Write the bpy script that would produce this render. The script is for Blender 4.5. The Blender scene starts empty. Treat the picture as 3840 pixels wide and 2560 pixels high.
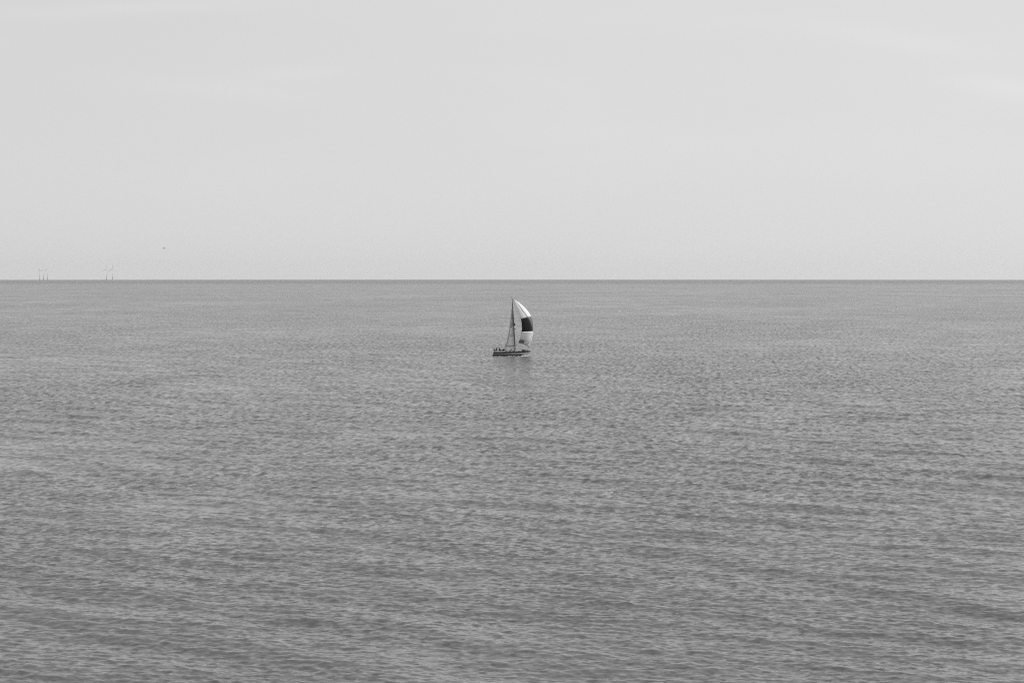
import bpy, bmesh, math, random
import numpy as np
from mathutils import Vector, Matrix

R = math.radians
random.seed(7)
rng = np.random.RandomState(11)
scene = bpy.context.scene
COL = scene.collection

# ------------------------------------------------------------------ camera
CAM_H = 24.0                      # a cliff-top view point above the sea
cam_d = bpy.data.cameras.new('camera')
cam_d.sensor_width = 36.0
cam_d.lens = 70.0
cam_d.clip_start = 0.5
cam_d.clip_end = 200000.0
cam = bpy.data.objects.new('camera', cam_d)
COL.objects.link(cam)
cam.location = (0, 0, CAM_H)
cam.rotation_euler = (R(90 - 1.933), 0, 0)
scene.camera = cam

# ------------------------------------------------------------------ sky + sun
SUN_EL, SUN_AZ = 39.0, 84.0       # azimuth clockwise from the view direction (+Y)
world = bpy.data.worlds.new('World')
scene.world = world
world.use_nodes = True
wn, wl = world.node_tree.nodes, world.node_tree.links
wn.clear()
wout = wn.new('ShaderNodeOutputWorld')
wbg = wn.new('ShaderNodeBackground')
wl.new(wbg.outputs[0], wout.inputs[0])
sky = wn.new('ShaderNodeTexSky')
sky.sky_type = 'NISHITA'
sky.sun_disc = False
sky.sun_elevation = R(SUN_EL)
sky.sun_rotation = R(SUN_AZ)
sky.altitude = 20
sky.air_density = 1.0
sky.dust_density = 0.8
sky.ozone_density = 1.0
bw = wn.new('ShaderNodeRGBToBW')
wl.new(sky.outputs[0], bw.inputs[0])


def wmath(op, a, b=None, clamp=False):
    n = wn.new('ShaderNodeMath')
    n.operation = op
    n.use_clamp = clamp
    for i, v in enumerate((a, b)):
        if v is None:
            continue
        if isinstance(v, (int, float)):
            n.inputs[i].default_value = v
        else:
            wl.new(v, n.inputs[i])
    return n.outputs[0]


SKY_STRENGTH = 0.10
flat = wmath('POWER', bw.outputs[0], 0.12)            # high thin veil evens the sky out
tc = wn.new('ShaderNodeTexCoord')
mp = wn.new('ShaderNodeMapping')
mp.inputs['Scale'].default_value = (2.2, 2.2, 13.0)
mp.inputs['Rotation'].default_value = (0.0, R(7), 0.0)
mp.inputs['Location'].default_value = (1.3, 0.4, 2.7)
wl.new(tc.outputs['Generated'], mp.inputs[0])
cn = wn.new('ShaderNodeTexNoise')
cn.inputs['Scale'].default_value = 1.6
cn.inputs['Detail'].default_value = 5.0
cn.inputs['Roughness'].default_value = 0.5
cn.inputs['Distortion'].default_value = 0.6
wl.new(mp.outputs[0], cn.inputs['Vector'])
wisps = wmath('MULTIPLY', wmath('SUBTRACT', cn.outputs[0], 0.54, True), 0.12)
mp2 = wn.new('ShaderNodeMapping')
mp2.inputs['Scale'].default_value = (1.2, 1.2, 3.0)
mp2.inputs['Location'].default_value = (5.3, 0.1, 0.7)
wl.new(tc.outputs['Generated'], mp2.inputs[0])
cn2 = wn.new('ShaderNodeTexNoise')
cn2.inputs['Scale'].default_value = 2.0
cn2.inputs['Detail'].default_value = 2.0
wl.new(mp2.outputs[0], cn2.inputs['Vector'])
broad = wmath('MULTIPLY', wmath('SUBTRACT', cn2.outputs[0], 0.5), 0.07)
lum = wmath('MULTIPLY', flat, wmath('ADD', 1.0, wmath('ADD', wisps, broad)))
# the veil glows a little towards the sun
dotn = wn.new('ShaderNodeVectorMath')
dotn.operation = 'DOT_PRODUCT'
wl.new(tc.outputs['Generated'], dotn.inputs[0])
dotn.inputs[1].default_value = (math.sin(R(SUN_AZ)) * math.cos(R(SUN_EL)), math.cos(R(SUN_AZ)) * math.cos(R(SUN_EL)), math.sin(R(SUN_EL)))
lum = wmath('MULTIPLY', lum, wmath('ADD', 0.97, wmath('MULTIPLY', dotn.outputs['Value'], 0.16)))
# faint streaks of high cloud: bearing, height, half length, half depth (tangents), slant, strength
sx = wn.new('ShaderNodeSeparateXYZ')
wl.new(tc.outputs['Generated'], sx.inputs[0])
fwd = wmath('MAXIMUM', sx.outputs[1], 0.05)
bear, high = wmath('DIVIDE', sx.outputs[0], fwd), wmath('DIVIDE', sx.outputs[2], fwd)
feather = wmath('MULTIPLY_ADD', cn.outputs[0], 3.4)
feather.node.inputs[2].default_value = -1.1
feather.node.use_clamp = True
streaks = None
for b0, h0, sb, shh, sl, st in ((-0.150, 0.0920, 0.050, 0.0050, -0.08, 0.055), (-0.110, 0.1000, 0.032, 0.0040, 0.05, 0.045), (-0.197, 0.1320, 0.055, 0.0040, 0.05, 0.06),
                                (0.200, 0.1160, 0.050, 0.0060, -0.15, 0.055), (0.245, 0.0935, 0.030, 0.0060, -0.15, 0.055), (-0.42, 0.17, 0.08, 0.008, 0.1, 0.04), (0.5, 0.15, 0.09, 0.009, -0.1, 0.04)):
    db = wmath('SUBTRACT', bear, b0)
    dh = wmath('SUBTRACT', wmath('SUBTRACT', high, h0), wmath('MULTIPLY', db, sl))
    e = wmath('ADD', wmath('POWER', wmath('ABSOLUTE', wmath('DIVIDE', db, sb)), 2.0), wmath('POWER', wmath('ABSOLUTE', wmath('DIVIDE', dh, shh)), 2.0))
    g_ = wmath('MULTIPLY', wmath('EXPONENT', wmath('MULTIPLY', e, -1.0)), st)
    streaks = g_ if streaks is None else wmath('ADD', streaks, g_)
lum = wmath('MULTIPLY', lum, wmath('ADD', 1.0, wmath('MULTIPLY', streaks, feather)))
SKY_GAIN = 5.8
lum = wmath('MULTIPLY', lum, SKY_GAIN)
comb = wn.new('ShaderNodeCombineColor')
for i in range(3):
    wl.new(lum, comb.inputs[i])
wl.new(comb.outputs[0], wbg.inputs[0])
wbg.inputs[1].default_value = SKY_STRENGTH

sun_d = bpy.data.lights.new('sun', 'SUN')
sun_d.energy = 2.4
sun_d.angle = R(2.0)
sun_d.color = (1.0, 1.0, 1.0)                          # the photograph is black and white
sun = bpy.data.objects.new('sun', sun_d)
COL.objects.link(sun)
sdir = Vector((math.sin(R(SUN_AZ)) * math.cos(R(SUN_EL)),
               math.cos(R(SUN_AZ)) * math.cos(R(SUN_EL)), math.sin(R(SUN_EL))))
sun.rotation_euler = sdir.to_track_quat('Z', 'Y').to_euler()
sun.location = sdir * 500

scene.view_settings.view_transform = 'Standard'
scene.view_settings.look = 'None'
scene.view_settings.exposure = 0.0
scene.view_settings.gamma = 1.0
scene.view_settings.use_curve_mapping = False
scene.cycles.max_bounces = 5
scene.cycles.volume_bounces = 1
scene.cycles.use_denoising = False
scene.cycles.filter_width = 1.1
scene.cycles.sample_clamp_indirect = 4.0

# ------------------------------------------------------------------ helpers
EARTH = 6.371e6


def drop(r):
    return -(r * r) / (2 * EARTH)


def mat(name, v, rough=0.6, metal=0.0, spec=0.5, transl=0.0, grain=0.0, scale=4.0):
    m = bpy.data.materials.new(name)
    m.use_nodes = True
    n, l = m.node_tree.nodes, m.node_tree.links
    b = n['Principled BSDF']
    b.inputs['Base Color'].default_value = (v, v, v, 1)
    b.inputs['Roughness'].default_value = rough
    b.inputs['Metallic'].default_value = metal
    b.inputs['Specular IOR Level'].default_value = spec
    col = None
    if grain > 0:
        t = n.new('ShaderNodeTexCoord')
        no = n.new('ShaderNodeTexNoise')
        no.inputs['Scale'].default_value = scale
        no.inputs['Detail'].default_value = 4
        l.new(t.outputs['Object'], no.inputs['Vector'])
        mr = n.new('ShaderNodeMapRange')
        mr.inputs['From Min'].default_value = 0.25
        mr.inputs['From Max'].default_value = 0.75
        mr.inputs['To Min'].default_value = v * (1 - grain)
        mr.inputs['To Max'].default_value = v * (1 + grain)
        l.new(no.outputs[0], mr.inputs['Value'])
        col = n.new('ShaderNodeCombineColor')
        for i in range(3):
            l.new(mr.outputs[0], col.inputs[i])
        l.new(col.outputs[0], b.inputs['Base Color'])
    if transl > 0:
        tr = n.new('ShaderNodeBsdfTranslucent')
        tr.inputs[0].default_value = (v, v, v, 1)
        if col:
            l.new(col.outputs[0], tr.inputs[0])
        mx = n.new('ShaderNodeMixShader')
        mx.inputs[0].default_value = transl
        l.new(b.outputs[0], mx.inputs[1])
        l.new(tr.outputs[0], mx.inputs[2])
        l.new(mx.outputs[0], n['Material Output'].inputs[0])
    return m


def link(name, me, material=None, parent=None, smooth=True, **props):
    o = bpy.data.objects.new(name, me)
    COL.objects.link(o)
    if material is not None:
        me.materials.append(material)
    if smooth:
        me.polygons.foreach_set('use_smooth', [True] * len(me.polygons))
    if parent is not None:
        o.parent = parent
    for k, v in props.items():
        o[k] = v
    return o


def empty(name, loc, label, category, group=None, rz=0.0):
    o = bpy.data.objects.new(name, None)
    COL.objects.link(o)
    o.location = loc
    o.rotation_euler = (0, 0, rz)
    o['label'] = label
    o['category'] = category
    if group:
        o['group'] = group
    return o


def grid_mesh(name, P):
    """P: (n, m, 3) array -> quad sheet"""
    n, m = P.shape[:2]
    me = bpy.data.meshes.new(name)
    idx = np.arange(n * m).reshape(n, m)
    q = np.stack([idx[:-1, :-1], idx[:-1, 1:], idx[1:, 1:], idx[1:, :-1]], -1).reshape(-1, 4)
    me.from_pydata(P.reshape(-1, 3).tolist(), [], q.tolist())
    me.update()
    return me


def tube_bm(bm, pts, radii, seg=8, cap=True):
    pts = [Vector(p) for p in pts]
    if isinstance(radii, (int, float)):
        radii = [radii] * len(pts)
    rings = []
    for i, p in enumerate(pts):
        d = (pts[min(i + 1, len(pts) - 1)] - pts[max(i - 1, 0)]).normalized()
        u = d.orthogonal().normalized()
        if abs(d.z) < 0.95:
            u = d.cross(Vector((0, 0, 1))).normalized()
        w = d.cross(u)
        rings.append([bm.verts.new(p + (u * math.cos(a) + w * math.sin(a)) * radii[i])
                      for a in [2 * math.pi * k / seg for k in range(seg)]])
    for a, b in zip(rings, rings[1:]):
        for k in range(seg):
            bm.faces.new((a[k], a[(k + 1) % seg], b[(k + 1) % seg], b[k]))
    if cap:
        bm.faces.new(list(reversed(rings[0])))
        bm.faces.new(rings[-1])


def tube(name, pts, radii, material, parent=None, seg=8, **props):
    bm = bmesh.new()
    tube_bm(bm, pts, radii, seg)
    bmesh.ops.recalc_face_normals(bm, faces=bm.faces)
    me = bpy.data.meshes.new(name)
    bm.to_mesh(me)
    bm.free()
    return link(name, me, material, parent, **props)


def loft(name, sections, material, parent=None, caps=True, closed=True, smooth=True, bevel=0.0, **props):
    bm = bmesh.new()
    rings = [[bm.verts.new(p) for p in s] for s in sections]
    k = len(rings[0])
    for a, b in zip(rings, rings[1:]):
        for i in range(k if closed else k - 1):
            bm.faces.new((a[i], a[(i + 1) % k], b[(i + 1) % k], b[i]))
    if caps:
        bm.faces.new(list(reversed(rings[0])))
        bm.faces.new(rings[-1])
    bmesh.ops.remove_doubles(bm, verts=bm.verts, dist=1e-5)
    bmesh.ops.recalc_face_normals(bm, faces=bm.faces)
    if bevel:
        bmesh.ops.bevel(bm, geom=list(bm.edges), offset=bevel, segments=2, affect='EDGES', clamp_overlap=True)
    me = bpy.data.meshes.new(name)
    bm.to_mesh(me)
    bm.free()
    return link(name, me, material, parent, smooth=smooth, **props)


def rbox(name, c, s, material, parent=None, bevel=0.02, rot=None, **props):
    bm = bmesh.new()
    bmesh.ops.create_cube(bm, size=1.0)
    for v in bm.verts:
        v.co = Vector((v.co.x * s[0], v.co.y * s[1], v.co.z * s[2]))
    if bevel:
        bmesh.ops.bevel(bm, geom=list(bm.edges), offset=bevel, segments=2, affect='EDGES', clamp_overlap=True)
    if rot is not None:
        bmesh.ops.rotate(bm, verts=bm.verts, matrix=rot)
    bmesh.ops.translate(bm, verts=bm.verts, vec=c)
    me = bpy.data.meshes.new(name)
    bm.to_mesh(me)
    bm.free()
    return link(name, me, material, parent, smooth=False, **props)


# ------------------------------------------------------------------ the sea
# a directional wave spectrum: real displaced waves where the mesh can carry them,
# wave slopes in the material for what is shorter than the mesh spacing
NW = 200
lam = np.exp(rng.uniform(math.log(0.38), math.log(16.0), NW))
lam.sort()
main_dir = np.interp(np.log(lam), [math.log(.55), math.log(5)], [R(82), R(56)])   # travel direction from +X towards +Y
th = main_dir + rng.normal(0, 1, NW) * np.interp(np.log(lam), [math.log(.55), math.log(16)], [R(36), R(18)])
K = 2 * math.pi / lam
KX, KY = K * np.cos(th), K * np.sin(th)
PH = rng.uniform(0, 2 * math.pi, NW)
MSS = 0.0150
shape = np.interp(np.log(lam), [math.log(.4), math.log(1.1), math.log(2.6), math.log(7), math.log(16)], [1.45, 1.35, 0.80, 0.62, 0.45])
sl2 = shape ** 2
sl2 = sl2 / sl2.sum() * MSS * 2
SL = np.sqrt(sl2)
AMP = SL / K
CHOP = 1.0


def waves(X, Y, spacing, fade=None):
    """displacement of the sea at X,Y for a mesh spacing; returns dx,dy,dz,lost slope variance"""
    dx = np.zeros_like(X); dy = np.zeros_like(X); dz = np.zeros_like(X)
    lost = 0.0
    for i in range(NW):
        w = min(max((lam[i] / spacing - 1.6) / 1.6, 0.0), 1.0)
        lost += (1 - w * w) * sl2[i] / 2
        if w <= 0.01:
            continue
        p = KX[i] * X + KY[i] * Y + PH[i]
        c, s = np.cos(p), np.sin(p)
        dz += w * AMP[i] * c
        dx -= w * CHOP * AMP[i] * s * (KX[i] / K[i])
        dy -= w * CHOP * AMP[i] * s * (KY[i] / K[i])
    # wave groups: calmer and livelier patches, tens of metres across
    g = 1.0 + 0.16 * np.sin(X * 0.043 + 1.3 * np.sin(Y * 0.021 + 1)) * np.sin(Y * 0.031 - 0.6 * np.sin(X * 0.027)) \
        + 0.10 * np.sin(X * 0.11 + Y * 0.05 + 2.0) * np.sin(Y * 0.083 - X * 0.037)
    if fade is not None:
        g = g * fade
    return dx * g, dy * g, dz * g, lost


def sea_z(x, y):
    r = math.hypot(x, y)
    a = np.array([x], dtype=float); b = np.array([y], dtype=float)
    return float(waves(a, b, row_step(r))[2][0]) + drop(r)


def row_step(r):
    return min(max(0.13 * (r / 100.0) ** 2, 0.12), 500.0)


rows = [88.0]
while rows[-1] < 27000:
    rows.append(rows[-1] + row_step(rows[-1]))
rows = np.array(rows)
HALF = R(18.0)
NC = 1240
az = np.linspace(-HALF, HALF, NC)
edge = np.clip((HALF - np.abs(az)) / R(1.0), 0, 1)
edge = edge * edge * (3 - 2 * edge)
vx = np.empty((len(rows), NC)); vy = np.empty_like(vx); vz = np.empty_like(vx); res = np.empty_like(vx)
sa, ca = np.sin(az), np.cos(az)
for j, r in enumerate(rows):
    X, Y = r * sa, r * ca
    nearf = min(max((r - 88.0) / 8.0, 0), 1)
    f = edge * nearf
    dx, dy, dz, lost = waves(X, Y, row_step(r), f)
    vx[j] = X + dx; vy[j] = Y + dy; vz[j] = drop(r) + dz
    res[j] = np.sqrt(lost + (MSS - lost) * (1 - f ** 2))
nf = vx.size
idx = np.arange(nf).reshape(vx.shape)
quads = np.stack([idx[:-1, :-1], idx[:-1, 1:], idx[1:, 1:], idx[1:, :-1]], -1).reshape(-1, 4)
verts = np.stack([vx, vy, vz], -1).reshape(-1, 3)
resl = res.reshape(-1)
# the rest of the disc, to the horizon all round
r2 = np.concatenate([[88.0], 88 * np.exp(np.linspace(0, math.log(27000 / 88.0), 46))[1:]])
r2[-1] = rows[-1]
az2 = np.linspace(HALF, 2 * math.pi - HALF, 220)
P2 = np.stack([r2[:, None] * np.sin(az2), r2[:, None] * np.cos(az2), np.repeat(drop(r2)[:, None], 220, 1)], -1)
i2 = np.arange(P2.shape[0] * 220).reshape(P2.shape[0], 220) + len(verts)
q2 = np.stack([i2[:-1, :-1], i2[:-1, 1:], i2[1:, 1:], i2[1:, :-1]], -1).reshape(-1, 4)
verts = np.concatenate([verts, P2.reshape(-1, 3)])
# inside 88 m
az3 = np.concatenate([np.linspace(-HALF, HALF, 60)[:-1], az2])
r3 = np.linspace(0.5, 88.0, 12)
P3 = np.stack([r3[:, None] * np.sin(az3), r3[:, None] * np.cos(az3), np.repeat(drop(r3)[:, None], len(az3), 1)], -1)
i3 = np.arange(P3.shape[0] * len(az3)).reshape(P3.shape[0], len(az3)) + len(verts)
q3 = np.stack([i3[:-1, :-1], i3[:-1, 1:], i3[1:, 1:], i3[1:, :-1]], -1).reshape(-1, 4)
verts = np.concatenate([verts, P3.reshape(-1, 3)])
quads = np.concatenate([quads, q2, q3]).astype(np.int32)
quads = quads[:, ::-1]                                # wind so that normals look up
sea_me = bpy.data.meshes.new('sea')
sea_me.vertices.add(len(verts))
sea_me.vertices.foreach_set('co', verts.astype(np.float32).ravel())
sea_me.loops.add(quads.size)
sea_me.loops.foreach_set('vertex_index', quads.ravel())
sea_me.polygons.add(len(quads))
sea_me.polygons.foreach_set('loop_start', np.arange(0, quads.size, 4, dtype=np.int32))
sea_me.polygons.foreach_set('loop_total', np.full(len(quads), 4, dtype=np.int32))
sea_me.polygons.foreach_set('use_smooth', np.ones(len(quads), dtype=bool))
sea_me.update(calc_edges=True)
at = sea_me.attributes.new('short_waves', 'FLOAT', 'POINT')
at.data.foreach_set('value', np.concatenate([resl, np.full(len(verts) - nf, math.sqrt(MSS))]).astype(np.float32))

wm = bpy.data.materials.new('sea_water')
wm.use_nodes = True
N, L = wm.node_tree.nodes, wm.node_tree.links
pb = N['Principled BSDF']
WATER_BASE = 0.108
WATER_ROUGH = 0.04
pb.inputs['Roughness'].default_value = WATER_ROUGH
pb.inputs['IOR'].default_value = 1.333
pb.inputs['Base Color'].default_value = (WATER_BASE, WATER_BASE, WATER_BASE, 1)
geo = N.new('ShaderNodeNewGeometry')
attr = N.new('ShaderNodeAttribute')
attr.attribute_name = 'short_waves'


def vm(op, a, b=None, s=None):
    n = N.new('ShaderNodeVectorMath')
    n.operation = op
    for i, v in enumerate((a, b)):
        if v is None:
            continue
        if isinstance(v, tuple):
            n.inputs[i].default_value = v
        else:
            L.new(v, n.inputs[i])
    if s is not None:
        if isinstance(s, (int, float)):
            n.inputs['Scale'].default_value = s
        else:
            L.new(s, n.inputs['Scale'])
    return n


def sm(op, a, b=None, c=None, clamp=False):
    n = N.new('ShaderNodeMath')
    n.operation = op
    n.use_clamp = clamp
    for i, v in enumerate((a, b, c)):
        if v is None:
            continue
        if isinstance(v, (int, float)):
            n.inputs[i].default_value = v
        else:
            L.new(v, n.inputs[i])
    return n.outputs[0]


def slope_noise(sx, sy, rz, detail, scale=1.0, rough=0.55):
    m = N.new('ShaderNodeMapping')
    m.vector_type = 'TEXTURE'
    m.inputs['Rotation'].default_value = (0, 0, rz)
    m.inputs['Scale'].default_value = (sx, sy, 1.0)
    L.new(geo.outputs['Position'], m.inputs[0])
    t = N.new('ShaderNodeTexNoise')
    t.noise_dimensions = '2D'
    t.inputs['Scale'].default_value = scale
    t.inputs['Detail'].default_value = detail
    t.inputs['Roughness'].default_value = rough
    L.new(m.outputs[0], t.inputs['Vector'])
    return t


def centred(t, s):
    v = vm('SUBTRACT', t.outputs['Color'], (0.5, 0.5, 0.5))
    v = vm('MULTIPLY', v.outputs[0], (1, 1, 0))
    return vm('SCALE', v.outputs[0], s=s).outputs[0]


# gust patches: slightly rougher and smoother water, from tens to hundreds of metres
gust = slope_noise(34, 30, R(25), 6, rough=0.66)
gust2 = slope_noise(150, 190, R(-10), 4)
g1 = sm('MULTIPLY_ADD', gust.outputs[0], 1.5, 0.25)
g2 = sm('MULTIPLY_ADD', gust2.outputs[0], 1.7, 0.15)
gg = sm('MULTIPLY', g1, g2)
# the normals lean more far out, under the horizon
sep = N.new('ShaderNodeSeparateXYZ')
L.new(geo.outputs['Position'], sep.inputs[0])
far = sm('MULTIPLY_ADD', sm('MULTIPLY_ADD', sep.outputs[1], 1 / 1500.0, -4700 / 1500.0, clamp=True), 1.7, 1.0)

ripple = slope_noise(0.55, 0.32, R(-40), 3)
mid = slope_noise(0.95, 0.55, R(-12), 3, rough=0.6)
mid2 = slope_noise(1.3, 1.8, R(-8), 3, rough=0.6)
# short steep faces turned to this shore, sparse dashes between broad backs
dash = slope_noise(1.15, 0.50, R(-6), 3, rough=0.6)
dash0 = slope_noise(0.85, 0.55, R(-10), 2, rough=0.55)
dash2 = slope_noise(1.35, 2.8, R(-6), 4, rough=0.6)
big = slope_noise(17, 8.0, R(-32), 4, rough=0.6)
RIP, MID, BIG = 0.30, 5.0, 0.27
DASH0 = 1.45
MID2 = 200.0
DASH, DASH2 = 14.0, 1000.0
N_LEAN = N.new('ShaderNodeCombineXYZ')
N_LEAN.inputs[1].default_value = -0.30
slopes = vm('ADD', centred(ripple, sm('MULTIPLY', gg, RIP)),
            centred(mid, sm('MULTIPLY', sm('MULTIPLY', attr.outputs['Fac'], MID), gg))).outputs[0]
slopes = vm('ADD', slopes, centred(big, BIG)).outputs[0]
slopes = vm('ADD', slopes, centred(mid2, sm('MULTIPLY', sm('POWER', attr.outputs['Fac'], 3.0), sm('MULTIPLY', gg, MID2)))).outputs[0]
d1 = sm('MULTIPLY', sm('SUBTRACT', dash.outputs[0], 0.52, clamp=True), sm('MULTIPLY', sm('MULTIPLY', attr.outputs['Fac'], DASH), gg))
d2 = sm('MULTIPLY', sm('SUBTRACT', dash2.outputs[0], 0.52, clamp=True), sm('MULTIPLY', sm('MULTIPLY', sm('POWER', attr.outputs['Fac'], 3.0), DASH2), gg))
d0 = sm('MULTIPLY', sm('SUBTRACT', dash0.outputs[0], 0.56, clamp=True), sm('MULTIPLY', gg, DASH0))
dv = N.new('ShaderNodeCombineXYZ')
L.new(sm('MULTIPLY', sm('ADD', sm('ADD', d1, d0), d2), -1.0), dv.inputs[1])
slopes = vm('ADD', slopes, dv.outputs[0]).outputs[0]
# tips normals towards the camera side to darken far water, growing as the mesh coarsens
lean = vm('SCALE', N_LEAN.outputs[0], s=sm('MULTIPLY', attr.outputs['Fac'], far))
slopes = vm('ADD', slopes, lean.outputs[0]).outputs[0]
nn = vm('NORMALIZE', vm('ADD', geo.outputs['Normal'], slopes).outputs[0])
L.new(nn.outputs[0], pb.inputs['Normal'])
sea = link('sea', sea_me, wm, smooth=False, kind='structure')
sea['label'] = 'grey open sea with small wind ripples reaching the horizon'

# ------------------------------------------------------------------ haze
HAZE = 1.1e-5
hz_m = bpy.data.materials.new('haze_air')
hz_m.use_nodes = True
hn, hl = hz_m.node_tree.nodes, hz_m.node_tree.links
hn.clear()
ho = hn.new('ShaderNodeOutputMaterial')
hv = hn.new('ShaderNodeVolumePrincipled')
hv.inputs['Color'].default_value = (0.99, 0.99, 0.99, 1)
hv.inputs['Density'].default_value = HAZE
hv.inputs['Anisotropy'].default_value = 0.2
hl.new(hv.outputs[0], ho.inputs['Volume'])
bm = bmesh.new()
bmesh.ops.create_cube(bm, size=1.0)
for v in bm.verts:
    v.co = Vector((v.co.x * 58000, v.co.y * 58000, 200 if v.co.z > 0 else -62))
me = bpy.data.meshes.new('haze')
bm.to_mesh(me)
bm.free()
if HAZE > 0:
    link('haze', me, hz_m, smooth=False, kind='stuff', label='thin pale sea haze between the shore and horizon')

# ------------------------------------------------------------------ materials of the boat
M = {
    'hull': mat('hull_gelcoat', 0.48, 0.35, grain=0.06, scale=1.2),
    'stripe': mat('dark_stripe', 0.008, 0.35),
    'antifoul': mat('dark_antifouling', 0.01, 0.6),
    'deck': mat('deck_gelcoat', 0.62, 0.6, grain=0.05, scale=3),
    'window': mat('dark_acrylic', 0.006, 0.12),
    'alu': mat('mast_alloy', 0.20, 0.45, metal=0.4),
    'steel': mat('rail_steel', 0.45, 0.3, metal=0.7),
    'wire': mat('rigging_wire', 0.12, 0.5, metal=0.5),
    'canvas': mat('dark_canvas', 0.012, 0.9),
    'sail_white': mat('white_nylon', 0.86, 0.65, transl=0.16, grain=0.03, scale=0.8),
    'sail_black': mat('black_nylon', 0.014, 0.7, transl=0.03, spec=0.2, grain=0.12, scale=0.8),
    'sail_grey': mat('grey_nylon', 0.15, 0.6, transl=0.15, grain=0.06, scale=0.8),
    'sail_patch': mat('patch_nylon', 0.20, 0.7, transl=0.15),
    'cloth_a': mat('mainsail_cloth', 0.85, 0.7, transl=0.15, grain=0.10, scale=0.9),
    'cloth_b': mat('mainsail_shadow_and_tape_cloth', 0.50, 0.7, transl=0.15, grain=0.10, scale=0.9),  # shadow painted into mainsail panels; also the leech tape
    'cloth_c': mat('mainsail_half_shadow_cloth', 0.62, 0.7, transl=0.15, grain=0.10, scale=0.9),  # paler tone of the shadow painted on the mainsail
    'rope': mat('rope', 0.10, 0.9),
    'black': mat('black_plastic', 0.01, 0.6),
    'skin': mat('skin', 0.11, 0.6),
    'dark_cloth': mat('dark_jacket_cloth', 0.012, 0.9),
    'trouser': mat('dark_trouser_cloth', 0.02, 0.9),
    'hair': mat('dark_hair', 0.012, 0.8),
    'white': mat('white_vinyl', 0.8, 0.5),
    'foam': mat('sea_foam', 0.85, 0.9, spec=0.2),
    'foam_thin': mat('thin_sea_foam', 0.7, 0.8, spec=0.2),
}

# ------------------------------------------------------------------ the sailboat
BX, BY = -5.83, 588.0
boat = empty('sailboat', (BX, BY, drop(588) + 0.02), 'white sailboat under mainsail and black and white spinnaker, alone on the sea', 'sailboat')
S = 12.7


def L2(px, py):                    # metres in the boat's own frame from its stern at the waterline
    return (px - 1846) / S, (1333.5 - py) / S


LOA = 11.2


def half_beam(x):
    t = min(max(x / LOA, 0), 1)
    return 1.78 * (0.80 + 0.55 * t - 0.2 * t * t) * (1 - t ** 2.6) ** 0.78 if t < 1 else 0.0


def sheer(x):
    t = x / LOA
    return 1.02 + 0.14 * t + 0.24 * t ** 3


def stern_x(z):
    return 0.02 + max(z, -0.4) * 0.36      # reversed transom


def bow_x(z):
    return 10.15 + max(0.0, z + 0.1) * 0.74


def section(k, nst, npts=9):
    """hull section k of nst as half-profile points from sheer to keel line"""
    t = k / (nst - 1)
    out = []
    for i in range(npts):
        a = i / (npts - 1)
        z0 = sheer(t * LOA)
        zk = -0.42 * math.sin(math.pi * min(max(t * 0.92 + 0.06, 0), 1)) ** 0.7 - 0.02
        z = z0 + (zk - z0) * a ** 1.25
        xs, xb = stern_x(z), bow_x(z)
        x = xs + (xb - xs) * t
        b = half_beam(t * LOA)
        y = b * (1 - a ** 2.6) ** 0.62 if a < 1 else 0.0
        out.append((x, y, z))
    return out


NST = 26
sections = []
for k in range(NST):
    h = section(k, NST)
    sections.append([(x, y, z) for x, y, z in h] + [(x, -y, z) for x, y, z in reversed(h[:-1])])
bm = bmesh.new()
rings = [[bm.verts.new(p) for p in s] for s in sections]
for a, b in zip(rings, rings[1:]):
    for i in range(len(a) - 1):
        bm.faces.new((a[i], a[i + 1], b[i + 1], b[i]))
bm.faces.new(rings[0])
bmesh.ops.remove_doubles(bm, verts=bm.verts, dist=1e-4)
bmesh.ops.recalc_face_normals(bm, faces=bm.faces)
me = bpy.data.meshes.new('hull')
bm.to_mesh(me); bm.free()
hull = link('hull', me, M['hull'], boat)


def band(name, z_lo, z_hi, off, material):
    """a painted or moulded band wrapped round both sides of the hull, standing proud of it"""
    bm = bmesh.new()
    for sgn in (1, -1):
        prev = None
        for k in range(NST):
            h = section(k, NST, 25)
            zl, zh = z_lo(k / (NST - 1)), z_hi(k / (NST - 1))
            hz = [p[2] for p in h][::-1]
            pts = []
            for z in np.linspace(zh, zl, 4):
                x = np.interp(z, hz, [p[0] for p in h][::-1])
                y = np.interp(z, hz, [p[1] for p in h][::-1])
                pts.append(bm.verts.new((x + (off if k == NST - 1 else 0), sgn * (y + off), z)))
            if prev:
                for i in range(3):
                    bm.faces.new((prev[i], prev[i + 1], pts[i + 1], pts[i]))
            prev = pts
    bmesh.ops.recalc_face_normals(bm, faces=bm.faces)
    me = bpy.data.meshes.new(name)
    bm.to_mesh(me); bm.free()
    o = link(name, me, material, hull)
    return o


sh = lambda t: sheer(t * LOA)
band('rubbing_strake', lambda t: sh(t) - 0.38 + 0.08 * t, lambda t: sh(t) + 0.05, 0.035, M['stripe'])
band('boot_stripe', lambda t: -0.12, lambda t: 0.32 - 0.04 * t, 0.012, M['antifoul'])

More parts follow.
